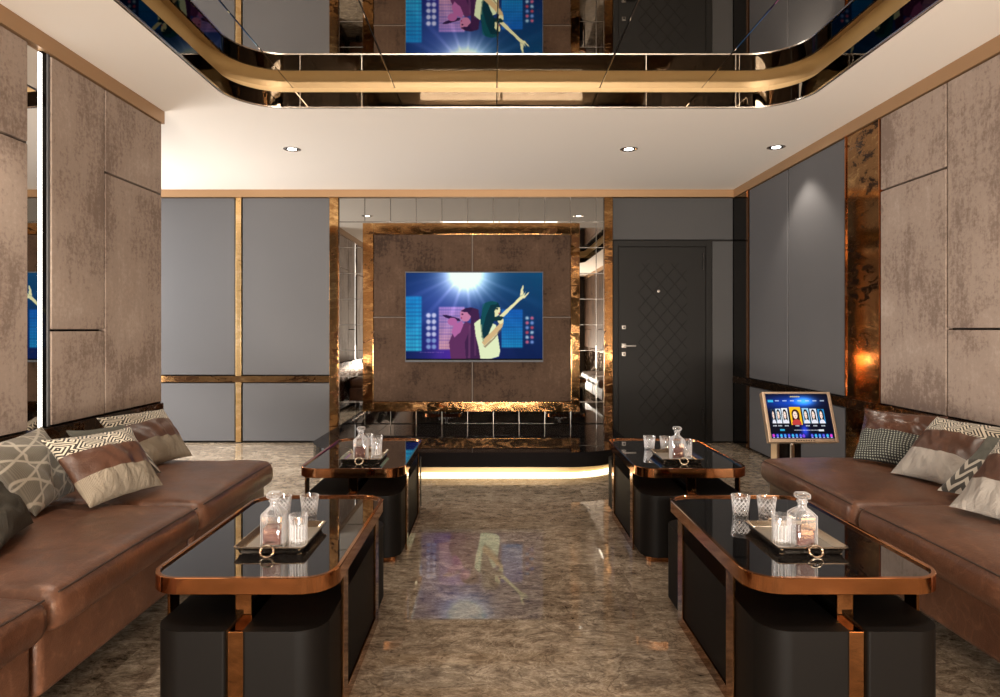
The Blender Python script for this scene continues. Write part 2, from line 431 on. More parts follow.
struct('top_trim', join(box(XL - .05, XL + .012, YF, YLE + .012, 2.615, ZC - .001), box(XA, XL + .005, YLE - .02, YLE + .008, 2.616, ZC - .002)), 'gold_trim', wl, smooth=0)
struct('end_panel', box(XA, XL - .01, YLE - .01, YLE + .004, .02, 2.612), 'grey_leatherette', wl)

# ---- right wall
wr_ = struct('wall_right', box(XR + .04, XR + .16, YF, YB, 0, ZC), 'plaster_dark', smooth=0)
for y0, y1 in ((5.655, 6.52), (4.735, 5.655)):
    wall_panel('R', y0, y1, .72, 2.615, 'grey_leatherette', 'padded_panel', .0, wr_, .012)
    wall_panel('R', y0, y1, .02, .648, 'grey_leatherette', 'padded_panel', .0, wr_, .012)
for y0, y1, sp in ((3.673, 4.306, 2.13), (3.04, 3.673, 1.217), (2.40, 3.04, 2.13), (1.77, 2.40, 1.217), (.8, 1.77, 2.13), (-.2, .8, 1.21), (-1.2, -.2, 2.13), (-2.2, -1.2, 1.21), (-3.2, -2.2, 2.13), (-4.5, -3.2, 1.21)):
    mt = 'suede_beige' if y1 > -.5 else 'suede_brown'  # dark colour on the unseen rear panels keeps reflections dim
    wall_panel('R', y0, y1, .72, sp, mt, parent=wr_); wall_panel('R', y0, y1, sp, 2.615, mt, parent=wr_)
struct('antique_mirror', box(XR + .004, XR + .05, 4.318, 4.722, .72, 2.612), 'antique_bronze', wr_, smooth=0)
struct('mirror_border', join(box(XR - .004, XR + .05, 4.308, 4.318, .72, 2.612), box(XR - .004, XR + .05, 4.722, 4.733, .72, 2.612), box(XR - .004, XR + .05, 4.318, 4.722, .72, .732)), 'copper', wr_, smooth=0)
struct('corner_panel', join(box(XR - .002, XR + .05, 6.575, YB, .72, 2.615), box(XR - .002, XR + .05, 6.575, YB, .01, .648)), 'bronze_mirror', wr_, smooth=0)
struct('corner_edge', join(box(XR - .006, XR + .05, 6.525, 6.573, .72, 2.615), box(XR - .006, XR + .05, 6.525, 6.573, .01, .648)), 'copper', wr_, smooth=0)
struct('ledge', box(XR - .012, XR + .05, YF, YB, .650, .718, .005), 'antique_dark', wr_)
struct('lower_panel', box(XR + .002, XR + .05, YF, 4.73, .03, .648, .005), 'antique_bronze', wr_)
struct('top_trim', box(XR - .012, XR + .05, YF, YB, 2.615, ZC - .001), 'gold_trim', wr_, smooth=0)

# ---- back wall
wb = struct('wall_back', box(XA, XR + .16, YB + .05, YB + .2, 0, ZC), 'plaster_dark', smooth=0)
def bpanel(x0, x1, z0, z1, mat, name, y=YB, bev=.008, parent=None): return struct(name, box(x0 + G, x1 - G, y, YB + .06, z0 + G, z1 - G, bev), mat, parent or wb)
for x0, x1 in ((XA, -3.70), (-3.63, -2.764), (-2.69, -1.752)):
    bpanel(x0, x1, .722, 2.622, 'grey_leatherette', 'padded_panel'); bpanel(x0, x1, .015, .644, 'grey_leatherette', 'padded_panel')
for x0, x1 in ((-3.70, -3.63), (-2.764, -2.69)):
    struct('metal_strip', box(x0 + .008, x1 - .008, YB - .006, YB + .05, .01, 2.622, .003), 'hammered_copper', wb)
struct('metal_strip', box(XA, -1.752, YB - .008, YB + .05, .650, .716, .003), 'antique_bronze', wb)
for x0, x1 in ((-1.750, -1.656), (1.174, 1.262)):
    struct('bronze_post', box(x0, x1, YB - .03, YB + .05, 0, 2.62, .003), 'antique_bronze', wb)
struct('top_trim', box(XA, XR, YB - .035, YB + .05, 2.622, ZC - .001), 'gold_trim', wb, smooth=0)
# mirror tiles
bm = bmesh.new(); zr = [2.618, 2.36] + [2.36 - .2745 * k for k in range(1, 9)] + [.02]
cx_ = [-1.654 + .2745 * k for k in range(11)] + [1.172]
for a, b in zip(cx_, cx_[1:]):
    for zt, zb in zip(zr, zr[1:]):
        bm = join(bm, box(a + .0022, b - .0022, YB, YB + .02, zb + .0018, zt - .0018, .003, 1))
struct('mirror_tile', bm, 'grey_mirror', wb, smooth=0)
struct('tile_bedding', box(-1.655, 1.173, YB + .012, YB + .05, .01, 2.62), 'nickel', wb, smooth=0)
# bronze frame and upholstered square behind the television
fo, fi, yf = (-1.385, .905, .345, 2.335), (-1.272, .812, .447, 2.215), YB - .085
def frame4(x0, x1, z0, z1, a0, a1, c0, c1, y0, y1, bev=.004):
    return join(box(x0, a0, y0, y1, z0, z1, bev), box(a1, x1, y0, y1, z0, z1, bev), box(a0, a1, y0, y1, z0, c0, bev), box(a0, a1, y0, y1, c1, z1, bev))
struct('bronze_frame', frame4(fo[0], fo[1], fo[2], fo[3], fi[0], fi[1], fi[2], fi[3], yf, YB - .001), 'antique_bronze', wb)
xm, zmid = (fi[0] + fi[1]) / 2, (fi[2] + fi[3]) / 2 + .01
for x0, x1 in ((fi[0], xm), (xm, fi[1])):
    for z0, z1 in ((fi[2], zmid), (zmid, fi[3])):
        struct('upholstered_panel', box(x0 + .008, x1 - .004, yf - .012, YB - .002, z0 + .006, z1 - .004, .01), 'suede_brown', wb)
struct('panel_joint', join(box(xm - .004, xm + .006, yf, YB - .002, fi[2], fi[3]), box(fi[0], fi[1], yf, YB - .002, zmid - .005, zmid + .004)), 'joint_brown', wb, smooth=0)
# door surround
bpanel(1.264, XR, 2.166, 2.622, 'grey_dark', 'padded_panel')
bpanel(2.325, XR, .01, 2.16, 'grey_dark', 'padded_panel')
# ---- door
d1 = struct('door_1', frame4(1.27, 2.322, 0, 2.158, 1.325, 2.262, .012, 2.095, YB - .014, YB + .05, .004), 'door_dark')
leaf = obj('door_leaf', box(1.328, 2.259, YB - .004, YB + .045, .014, 2.092, .004), 'door_dark', d1)
bm = bmesh.new(); lx0, lx1, lz0, lz1 = 1.54, 2.06, .18, 1.92; st = .155
for sgn in (1, -1):
    for k in range(-16, 32):
        # line z = lz0 + k*st*1.15 + sgn*1.15*(x-lx0)
        c0_ = lz0 + k * st * 1.15; pts = []
        for x in (lx0, lx1): pts.append((x, c0_ + sgn * 1.15 * (x - lx0)))
        (xa, za), (xb, zb) = pts
        def clip(xa, za, xb, zb):
            s_ = (zb - za) / (xb - xa)
            for zl in (lz0, lz1):
                if (za - zl) * (zb - zl) < 0:
                    xc = xa + (zl - za) / s_
                    if (za < lz0) or (za > lz1):
                        if (zl == lz0) == (za < lz0): xa, za = xc, zl
                    if (zb < lz0) or (zb > lz1):
                        if (zl == lz0) == (zb < lz0): xb, zb = xc, zl
            return xa, za, xb, zb
        xa, za, xb, zb = clip(xa, za, xb, zb)
        if min(za, zb) < lz0 - 1e-6 or max(za, zb) > lz1 + 1e-6 or xb - xa < .02: continue
        bm = join(bm, tube([(xa, YB - .0035, za), (xb, YB - .0035, zb)], .0030, 6))
obj('diamond_lattice', bm, 'door_groove', d1)
hn = obj('handle_rose', box(1.362, 1.408, YB - .018, YB - .004, 1.015, 1.062, .003), 'nickel', d1)
obj('lever', join(tube([(1.385, YB - .016, 1.038), (1.385, YB - .055, 1.038)], .009, 10), box(1.378, 1.505, YB - .062, YB - .048, 1.030, 1.047, .004)), 'nickel', hn)
for z in (1.235, .95):
    e = obj('lock_plate', box(1.364, 1.406, YB - .014, YB - .004, z - .021, z + .021, .003), 'nickel', d1)
    obj('cylinder', loft([[(1.385 + .010 * math.cos(a), y, z + .010 * math.sin(a)) for a in [2 * PI * k / 16 for k in range(16)]] for y in (YB - .013, YB - .020)]), 'hinge_dark', e)
obj('peephole', loft([[(1.757 + r_ * math.cos(a), y, 1.622 + r_ * math.sin(a)) for a in [2 * PI * k / 20 for k in range(20)]] for r_, y in ((.016, YB - .004), (.016, YB - .010), (.010, YB - .012))]), 'nickel', d1)
for z in (.28, 1.94):
    obj('hinge', join(box(2.222, 2.236, YB - .022, YB - .002, z - .07, z + .07, .004), tube([(2.229, YB - .02, z - .09), (2.229, YB - .02, z + .09)], .007, 8)), 'hinge_dark', d1)

# ---- unseen sides: wall behind the viewpoint with an added fill-light window, alcove end with a window
emis('added_fill_pane', (1, .90, .78, 1), 175.0); emis('alcove_pane', (1, .97, .94, 1), 13.0)
def window_wall(name, wname, axis, c, a0, a1, w0, w1, z0, z1, pane):
    def b(p0, p1, q0, q1, th=.12, off=0):
        return box(p0, p1, c - th + off, c + off, q0, q1) if axis == 'Y' else box(c - th + off, c + off, p0, p1, q0, q1)
    struct(name, join(b(a0, w0, 0, ZC), b(w1, a1, 0, ZC), b(w0, w1, 0, z0), b(w0, w1, z1, ZC)), 'plaster_dark', smooth=0)
    fr = [b(w0, w0 + .05, z0, z1, .06), b(w1 - .05, w1, z0, z1, .06), b(w0, w1, z0, z0 + .05, .06), b(w0, w1, z1 - .05, z1, .06)]
    m_ = (w0 + w1) / 2; fr.append(b(m_ - .025, m_ + .025, z0, z1, .06))
    wf = struct(wname, join(*fr), 'hinge_dark', smooth=0)
    q = bmesh.new(); cc = c - .05
    pts = [(w0, cc, z0), (w1, cc, z0), (w1, cc, z1), (w0, cc, z1)] if axis == 'Y' else [(cc, w0, z0), (cc, w1, z0), (cc, w1, z1), (cc, w0, z1)]
    q.faces.new([q.verts.new(p) for p in pts]); struct('glowing_pane', q, pane, wf, smooth=0)
window_wall('wall_front', 'added_fill_window', 'Y', YF, XL - .16, XR + .16, -1.55, 1.85, .06, .80, 'added_fill_pane')  # glowing pane added out of view, low and wide to light the ceiling
window_wall('wall_alcove', 'window_2', 'X', XA, YLE - .12, YB + .2, 4.75, 6.75, .3, 2.5, 'alcove_pane')

# ------------------------------------------------------------------ television
def grid_picture(img, P, du, dv, name, mat, parent, label=None):
    """a flat lit screen: one quad per picture cell, colour kept in an attribute"""
    H, W = img.shape[:2]
    vv, uu = np.meshgrid(np.linspace(0, 1, H + 1), np.linspace(0, 1, W + 1), indexing='ij')
    o3 = np.array(P)[None, None] + uu[..., None] * np.array(du) + vv[..., None] * np.array(dv)
    o3 = o3.reshape(-1, 3) - np.array(wloc(parent))
    i = np.arange(H)[:, None] * (W + 1) + np.arange(W)[None]
    f = np.stack([i, i + W + 1, i + W + 2, i + 1], -1).reshape(-1, 4)
    me = bpy.data.meshes.new(name); me.from_pydata(o3.tolist(), [], f.tolist())
    at = me.color_attributes.new('picture', 'FLOAT_COLOR', 'CORNER')
    c_ = np.clip(img, 0, 1).reshape(-1, 3); c_ = np.where(c_ <= .04045, c_ / 12.92, ((c_ + .055) / 1.055) ** 2.4)
    c4 = np.concatenate([c_, np.ones((len(c_), 1))], 1).repeat(4, 0).astype(np.float32)
    at.data.foreach_set('color', c4.ravel()); me.materials.append(M[mat]); me.update()
    o = bpy.data.objects.new(name, me); COL.objects.link(o); o.parent = parent
    if label: o['label'] = label
    return o

class Canvas:
    def __init__(s, W, H):
        s.W, s.H = W, H; s.a = np.zeros((H, W, 3)); s.asp = W / H
        s.y, s.x = np.meshgrid((np.arange(H) + .5) / H, (np.arange(W) + .5) / W, indexing='ij')
    def put(s, m, c, al=1.0):
        k = (m * al)[..., None] if not isinstance(al, float) else (m.astype(float) * al)[..., None]
        s.a = s.a * (1 - k) + np.array(c) / 255.0 * k
    def add(s, m, c): s.a = s.a + m[..., None] * np.array(c) / 255.0
    def ell(s, cx, cy, rx, ry, rot=0):
        dx, dy = (s.x - cx) * s.asp, s.y - cy; c, n = math.cos(rot), math.sin(rot)
        return ((dx * c + dy * n) / (rx * s.asp)) ** 2 + ((-dx * n + dy * c) / ry) ** 2 < 1
    def rect(s, x0, y0, x1, y1): return (s.x > x0) & (s.x < x1) & (s.y > y0) & (s.y < y1)
    def poly(s, pts):
        m = np.zeros_like(s.x, bool); n = len(pts)
        for k in range(n):
            (xa, ya), (xb, yb) = pts[k], pts[(k + 1) % n]
            if ya == yb: continue
            c = ((ya > s.y) != (yb > s.y)) & (s.x < (xb - xa) * (s.y - ya) / (yb - ya) + xa); m ^= c
        return m
    def gauss(s, cx, cy, sx, sy): return np.exp(-(((s.x - cx) / sx) ** 2 + ((s.y - cy) / sy) ** 2))

def concert():
    C = Canvas(280, 186); rng = np.random.RandomState(3)
    C.a[:] = np.array((14, 54, 108)) / 255
    C.put(np.ones_like(C.x), (16, 92, 128), np.clip((C.x - .35) * 1.4, 0, 1) * np.clip(1 - C.y * 1.2, 0, 1) * .9)
    C.put(np.ones_like(C.x), (12, 30, 84), np.clip((C.y - .5) * 1.3, 0, 1) * .8)
    C.add(C.gauss(.36, .95, .24, .40), (80, 10, 70)); C.add(C.gauss(.2, .3, .25, .3), (28, 22, 40))
    # lit lattice windows
    def lat(x0, y0, x1, y1, c, c2, nx, ny):
        m = C.rect(x0, y0, x1, y1).astype(float); f = np.clip((C.y - y0) / (y1 - y0), 0, 1)
        col = (np.array(c) * (1 - f[..., None]) + np.array(c2) * f[..., None]) / 255
        g = (np.abs(((C.x - x0) / (x1 - x0) * nx) % 1 - .5) < .40) & (np.abs(((C.y - y0) / (y1 - y0) * ny) % 1 - .5) < .40)
        k = (m * np.where(g, .88, .35))[..., None]; C.a = C.a * (1 - k) + col * k
    lat(.0, .27, .115, .90, (20, 150, 215), (70, 205, 235), 7, 14)
    lat(.24, .39, .43, .88, (190, 140, 215), (250, 190, 175), 11, 14)
    lat(.70, .42, .855, .86, (20, 110, 205), (40, 175, 225), 9, 13)
    for j in range(6):
        for dx in (-.02, .02):
            C.put(C.ell(.185 + dx, .49 + .072 * j, .017, .028), (215, 210, 240) if j < 4 else (150, 170, 220), .9)
        for dx in (-.018, .018):
            C.put(C.ell(.905 + dx, .52 + .055 * j, .013, .020), ((200, 215, 235), (240, 120, 150), (150, 170, 230), (225, 90, 110))[(j + (dx > 0)) % 4], .85)
    # spotlight with rays
    r = np.hypot((C.x - .44) * C.asp, C.y + .0); th = np.arctan2(C.y + .02, (C.x - .44) * C.asp)
    ray = np.clip(np.sin(th * 31) * .5 + np.sin(th * 17 + 1) * .5, 0, 1) * np.exp(-r * 2.4) * .75 * np.clip(C.y * 6, 0, 1)
    C.add(ray, (95, 75, 85)); C.add(np.exp(-(r / .24) ** 2), (255, 250, 225)); C.add(np.exp(-r * 4.6) * .9, (185, 140, 125))
    for _ in range(2):
        p = np.pad(C.a, ((1, 1), (1, 1), (0, 0)), 'edge'); C.a = sum(p[i:i + C.H, j:j + C.W] for i in range(3) for j in range(3)) / 9
    # singer with long brown hair, side on, holding a microphone
    pk = (196, 118, 176)
    C.put(C.poly([(.33, 1), (.315, .80), (.34, .70), (.40, .62), (.44, .56), (.50, .60), (.545, .72), (.55, 1)]), (116, 62, 112))
    C.put(C.ell(.435, .485, .040, .075, -.1), (214, 140, 178))
    C.put(C.poly([(.43, .42), (.47, .395), (.53, .42), (.54, .54), (.53, .70), (.545, 1), (.44, 1), (.43, .80), (.475, .62), (.475, .50)]), (84, 46, 92)); C.put(C.poly([(.40, .44), (.44, .405), (.49, .40), (.47, .455), (.43, .452)]), (70, 40, 88)); C.put(C.ell(.413, .475, .007, .008), (70, 36, 70)); C.put(C.poly([(.398, .515), (.412, .512), (.408, .53)]), (170, 60, 110)); C.put(C.poly([(.46, .60), (.475, .60), (.47, .98), (.455, .98)]), (140, 84, 130), .6); C.put(C.poly([(.50, .55), (.51, .55), (.515, .95), (.50, .95)]), (130, 78, 122), .5)
    C.put(C.poly([(.35, .60), (.41, .55), (.42, .60), (.40, .68), (.355, .74), (.335, .68)]), pk)
    C.put(C.poly([(.265, .485), (.30, .485), (.39, .525), (.40, .55), (.38, .555), (.29, .515)]), (62, 40, 88))
    C.put(C.ell(.34, .56, .035, .045), pk)
    # singer with raised arm, white top and long dark teal hair
    sk, wh, hr = (246, 232, 190), (238, 240, 205), (14, 66, 80)
    C.put(C.poly([(.50, .58), (.54, .53), (.60, .55), (.66, .60), (.675, .74), (.69, .90), (.68, .96), (.60, .995), (.545, .985), (.53, .84), (.51, .72)]), wh)
    C.put(C.poly([(.685, .49), (.72, .44), (.79, .345), (.835, .27), (.86, .255), (.862, .285), (.83, .33), (.77, .42), (.72, .50), (.69, .53)]), sk)
    for q in (((.835, .27), (.84, .20), (.855, .145), (.862, .15), (.858, .20), (.862, .25)), ((.85, .27), (.885, .20), (.878, .215), (.862, .29)), ((.855, .28), (.905, .215), (.90, .235), (.865, .30))): C.put(C.poly(list(q)), sk)
    C.put(C.ell(.655, .43, .036, .075, .1), sk)
    C.put(C.poly([(.56, .42), (.58, .345), (.63, .325), (.675, .345), (.69, .40), (.665, .40), (.648, .44), (.65, .54), (.62, .64), (.585, .78), (.555, .74), (.545, .56)]), hr)
    C.put(C.poly([(.56, .36), (.60, .33), (.66, .33), (.672, .36), (.62, .37), (.585, .5), (.56, .66), (.548, .6)]), (28, 112, 120), .6)
    C.put(C.poly([(.555, .80), (.57, .76), (.65, .64), (.70, .555), (.715, .57), (.705, .625), (.64, .74), (.575, .835)]), (226, 190, 148)); C.put(C.poly([(.56, .83), (.575, .84), (.64, .748), (.705, .632), (.70, .655), (.645, .765), (.58, .86)]), (150, 120, 96), .7)
    C.put(C.ell(.693, .55, .022, .035), sk); C.put(C.poly([(.64, .51), (.69, .50), (.715, .505), (.70, .545), (.65, .555)]), (28, 66, 70))
    C.put(C.poly([(.545, .60), (.555, .585), (.56, .70), (.575, .80), (.56, .78)]), (176, 180, 150), .8); C.put(C.ell(.668, .415, .006, .01), (20, 40, 50)); C.put(C.poly([(.672, .462), (.69, .458), (.688, .478)]), (190, 70, 80))
    for k in range(28): C.put(C.rect(.105 + k * .0062, .908, .108 + k * .0062, .914 + .007 * (k % 3 == 0)), (205, 150, 215), .75)
    p = np.pad(C.a, ((1, 1), (1, 1), (0, 0)), 'edge'); C.a = .5 * C.a + .5 * sum(p[i:i + C.H, j:j + C.W] for i in range(3) for j in range(3)) / 9
    C.a = np.clip(C.a, 0, 1) ** 1.22 * np.array((.96, 1.0, .98))
    C.a[-3:] *= .25
    return C.a

def kiosk_ui():
    C = Canvas(220, 150); C.a[:] = np.array((6, 8, 26)) / 255
    C.add(C.gauss(.62, .16, .16, .10), (70, 160, 255)); C.add(C.gauss(.35, .2, .4, .16), (10, 55, 150)); C.add(C.gauss(.55, .82, .06, .14), (30, 60, 200))
    for k in range(10): C.put(C.rect(.40 + k * .016, .045, .412 + k * .016, .075), (240, 220, 150), .85)
    C.put(C.rect(.03, .13, .12, .185), (60, 190, 240), .9)
    for k in range(7): C.put(C.rect(.15 + k * .12, .142, .215 + k * .12, .170), (200, 215, 240), .75)
    cards = [(.055, .125, .34), (.13, .215, .33), (.225, .325, .32), (.355, .53, .29), (.555, .66, .32), (.675, .78, .33), (.80, .905, .34)]
    bgc = [(40, 60, 90), (205, 225, 240), (230, 235, 240), (245, 190, 30), (150, 200, 235), (215, 225, 240), (40, 130, 190)]
    for k, ((x0, x1, y0), b) in enumerate(zip(cards, bgc)):
        y1 = .66 + (.03 if k == 3 else 0); C.put(C.rect(x0, y0, x1, y1), b); cx = (x0 + x1) / 2; w = x1 - x0
        h = ((18, 16, 24), (30, 22, 30), (14, 12, 16), (60, 22, 18), (20, 18, 26), (26, 20, 28), (20, 20, 34))[k]
        C.put(C.ell(cx, .47, w * .36, .125) | (C.rect(cx - w * .34, .47, cx + w * .34, .62) & C.rect(x0, y0, x1, y1)), h)
        C.put(C.ell(cx - w * .04, .475, w * .20, .085), (250, 222, 205)); C.put(C.ell(cx, .66, w * .42, .09) & C.rect(x0, y0, x1, y1), ((190, 60, 60) if k == 3 else (225, 225, 235)))
        C.put(C.ell(cx - w * .11, .465, w * .03, .010) | C.ell(cx + w * .05, .465, w * .03, .010), (30, 20, 20)); C.put(C.ell(cx - w * .03, .515, w * .05, .010), (200, 60, 70))
        for j in range(3): C.put(C.rect(cx - .03 + j * .021, .70, cx - .013 + j * .021, .727), (225, 230, 240), .8)
    C.put(C.rect(.16, .785, .23, .83), (60, 190, 235), .85)
    for k in range(24): C.put(C.rect(.38 + k * .0165, .80, .391 + k * .0165, .822), (215, 220, 235), .75)
    C.put(C.rect(.77, .79, .85, .835), (235, 240, 245), .9)
    for k in range(16):
        if k in (8, 9): continue
        c = (215, 60, 190) if k in (0, 15) else ((70, 150, 240), (95, 95, 235), (60, 180, 230))[k % 3]
        C.put(C.rect(.02 + k * .0605, .885, .068 + k * .0605, .985), (20, 40, 120)); C.put(C.ell(.044 + k * .0605, .93, .018, .034), c); C.put(C.rect(.03 + k * .0605, .965, .06 + k * .0605, .978), (225, 230, 250), .8)
    C.put(C.ell(.516, .935, .022, .04), (120, 70, 220))
    return C.a

tv = thing('mounted_tv', 'wide wall television showing two singers on a blue concert stage', 'television', (-.2, YB - .10, .85))
tx0, tx1, tz0, tz1, ty = -.925, .513, .872, 1.816, YB - .165
obj('casing', box(tx0 + .004, tx1 - .004, ty + .004, YB - .098, tz0 + .004, tz1 - .004, .006), 'tv_black', tv)
obj('bezel', frame4(tx0, tx1, tz0, tz1, tx0 + .007, tx1 - .007, tz0 + .022, tz1 - .012, ty - .004, ty + .03, .002), 'bezel_grey', tv)
grid_picture(concert(), (tx0 + .007, ty, tz1 - .012), (tx1 - tx0 - .014, 0, 0), (0, 0, -(tz1 - tz0 - .034)), 'screen', 'tv_picture', tv, 'screen with two singers')

# ------------------------------------------------------------------ floating platform under the television
PX0, PX1, PY0 = -1.63, 1.22, 5.33
def plat(d):
    # rounded only at the front corners
    r = .62; pts = [(PX1 - d, YB - .036), (PX0 + d, YB - .036)]
    for k in range(19):
        a = PI + PI / 2 * k / 18; pts.append((PX0 + d + r + r * math.cos(a), PY0 + d + r + r * math.sin(a)))
    for k in range(19):
        a = -PI / 2 + PI / 2 * k / 18; pts.append((PX1 - d - r + r * math.cos(a), PY0 + d + r + r * math.sin(a)))
    return pts
pf = thing('floating_platform', 'low black gloss platform with rounded corners and glowing base under the television', 'platform', (-.2, 6.1, 0))
obj('deck', prism(plat(0), .083, .205, .006, 2), 'black_lacquer', pf)
obj('plinth', prism(plat(.07), 0, .083), 'cove_gold', pf)
obj('light_strip', ring(plat(.048), plat(.066), .004, .022), 'led_floor', pf, label='warm glowing strip')

# ------------------------------------------------------------------ karaoke kiosk
kx, ky = 2.0, 4.30
ks = thing('karaoke_kiosk', 'tilted touchscreen in a champagne frame on a slim stand at the end of the sofa', 'karaoke screen', (kx, ky, 0))
obj('base_plate', prism(rr(kx - .2, kx + .16, ky - .02, ky + .26, .04), 0, .02, .006), 'champagne', ks)
obj('column', box(1.912, 2.062, ky + .06, ky + .14, .02, .56, .006), 'tv_black', ks)
obj('edge_strip', box(1.892, 1.911, ky + .05, ky + .145, .02, .50, .004), 'champagne', ks)
obj('support_post', tube([(1.985, ky + .03, .02), (1.985, ky + .03, .45), (1.985, ky + .07, .53)], .014, 12), 'champagne', ks)
Rt = Matrix.Translation((2.022, ky, .636)) @ Matrix.Rotation(math.radians(-21), 4, 'X')
def tilt(bm): bm.transform(Rt); return bm
W2, H2 = .228, .170
fr = obj('screen_frame', tilt(join(box(-W2, W2, .004, .045, -H2, H2, .008), frame4(-W2, W2, -H2, H2, -W2 + .020, W2 - .020, -H2 + .024, H2 - .014, -.006, .01, .003))), 'champagne', ks)
P0 = Rt @ Vector((-W2 + .020, .002, H2 - .014)); P1 = Rt @ Vector((W2 - .020, .002, H2 - .014)); P2 = Rt @ Vector((-W2 + .020, .002, -H2 + .024))
grid_picture(kiosk_ui(), P0, P1 - P0, P2 - P0, 'screen', 'kiosk_picture', ks, 'lit song menu with a row of portraits')
bm = bmesh.new()
for k in range(8): bm = join(bm, box(-.055 + k * .0165, -.047 + k * .0165, -.0075, -.005, -H2 + .008, -H2 + .014))
obj('button_row', tilt(bm), 'tv_black', ks)

# ------------------------------------------------------------------ sofas
def sofa(name_label, side, y0, y1, seed, root=None):
    xb, xf = (XL + .026, -1.295) if side < 0 else (XR - .026, 1.600)
    a, b = min(xb, xf), max(xb, xf)
    s = thing('sofa_module', name_label, 'sofa', ((a + b) / 2, (y0 + y1) / 2, 0), 'leather sofa modules along the walls')
    in_ = .025 if side < 0 else -.025
    fa, fb = (a, b - .062) if side < 0 else (a + .062, b)
    obj('base', soft_box(fa, fb, y0 + .008, y1 - .008, .105, .315, .03, 0, .003, 14, seed + 9), 'sofa_leather', s)
    cu = obj('seat_cushion', soft_box(a, b, y0 + .002, y1 - .002, .298, .438, .060, .026, .009, 22, seed), 'sofa_leather', s)
    xp = b - .016 if side < 0 else a + .016
    xs_ = -1 if side < 0 else 1
    obj('seam', tube([(xp, y0 + .03 + (y1 - y0 - .06) * k / 24, .4255 + .0035 * math.sin(PI * k / 24)) for k in range(25)], .0030, 6), 'seam_dark', cu)
    for fx in ((a + .12, b - .30) if side < 0 else (a + .30, b - .12)):
        for fy in (y0 + .09, y1 - .09):
            obj('foot', prism(rr(fx - .03, fx + .03, fy - .03, fy + .03, .012, 4), 0, .118), 'feet_black', s)
    return s
sofa('brown leather sofa module at the alcove end, under the far patterned pillow', -1, 2.903, 3.87, 1.0)
sofa('brown leather sofa module under the triangle-line pillow, beside the near table', -1, 1.928, 2.899, 5.0)
sofa('brown leather sofa module cut off by the picture edge below the plain grey pillow', -1, .955, 1.924, 11.0)
sofa('brown leather sofa module beside the karaoke screen, holding the black woven pillow', 1, 2.903, 3.95, 21.0)
sofa('brown leather sofa module opposite, under the near patterned pillow and chevron pillow', 1, 1.928, 2.899, 31.0)

# ------------------------------------------------------------------ pillows
def pillow(label, corners, T, bands, seed, group='scatter pillows on the sofas'):
    """corners BL, BR, TR, TL seen from the room; bands: (v0, v1, material, part name) from bottom to top"""
    BL, BR, TR, TL = [Vector(c) for c in corners]
    ctr = (BL + BR + TR + TL) / 4
    nrm = ((BR - BL).cross(TL - BL)).normalized()
    t_ = thing('scatter_pillow', label, 'pillow', (ctr.x, ctr.y, min(BL.z, BR.z)), group)
    N = 44
    def P(u, v, side):
        # outline pulled in between the corners, like a filled square bag
        uu = .5 + (u - .5) * (1 - .075 * (1 - (2 * v - 1) ** 2)); vv = .5 + (v - .5) * (1 - .075 * (1 - (2 * u - 1) ** 2))
        p = BL * (1 - uu) * (1 - vv) + BR * uu * (1 - vv) + TR * uu * vv + TL * (1 - uu) * vv
        h = (max(0, 1 - (2 * u - 1) ** 2) ** .55) * (max(0, 1 - (2 * v - 1) ** 2) ** .55)
        q = Vector((u * 3.2 + seed, v * 3.2 + seed * .7, side * 2.0))
        w = noise.noise(q) * .40 + noise.noise(q * 2.3) * .25 + .55 * (.35 - abs(noise.noise(Vector((u * 5.2 + v * 2.4 + seed, v * 2.2 - u * 1.0, side * 3.0 + seed)))))
        # pulls radiating from the corners
        ca = math.atan2(min(v, 1 - v) + .02, min(u, 1 - u) + .02); rr_ = math.hypot(min(u, 1 - u), min(v, 1 - v))
        w += .10 * math.sin(ca * 11 + seed) * math.exp(-rr_ * 4.5)
        return p + nrm * side * T * h * (1 + .55 * w) + nrm * (.006 * noise.noise(q * 1.3) * (1 - h))
    for v0, v1, mat, pn in bands:
        rows = max(2, round(N * (v1 - v0))); bm = bmesh.new(); uvl = bm.loops.layers.uv.new('UVMap')
        rg = {}; rim = {}
        for side in (1, -1):
            for j in range(rows + 1):
                for i in range(N + 1):
                    u = .5 - .5 * math.cos(PI * i / N); v = v0 + (v1 - v0) * j / rows
                    v = .5 - .5 * math.cos(PI * v) if False else v
                    on_rim = (i in (0, N)) or (v < 1e-9) or (v > 1 - 1e-9)
                    if on_rim and (i, j) in rim: rg[side, i, j] = rim[i, j]; continue
                    w_ = bm.verts.new(P(u, v, side)); rg[side, i, j] = w_
                    if on_rim: rim[i, j] = w_
            for j in range(rows):
                for i in range(N):
                    q = [(i, j), (i + 1, j), (i + 1, j + 1), (i, j + 1)]
                    if side < 0: q = q[::-1]
                    try: f = bm.faces.new([rg[side, a, b] for a, b in q])
                    except ValueError: continue
                    for lp, (a, b) in zip(f.loops, q): lp[uvl].uv = (.5 - .5 * math.cos(PI * a / N), v0 + (v1 - v0) * b / rows)
        obj(pn, bm, mat, t_, smooth=60, recalc=False)
    # piped edge round the bag
    edge = [(k / 12, 0) for k in range(12)] + [(1, k / 12) for k in range(12)] + [(1 - k / 12, 1) for k in range(12)] + [(0, 1 - k / 12) for k in range(12)]
    return t_
B3 = lambda lin_: [(0, .36, lin_, 'linen_panel'), (.36, .70, 'pillow_leather', 'leather_panel'), (.70, 1, 'tribal', 'patterned_panel')]
pillow('banded tribal, leather and cream pillow at the alcove end of its sofa', ((-1.86, 3.40, .472), (-1.77, 3.82, .472), (-2.0, 3.93, .735), (-2.13, 3.48, .742)), .075, B3('linen'), 1.0)
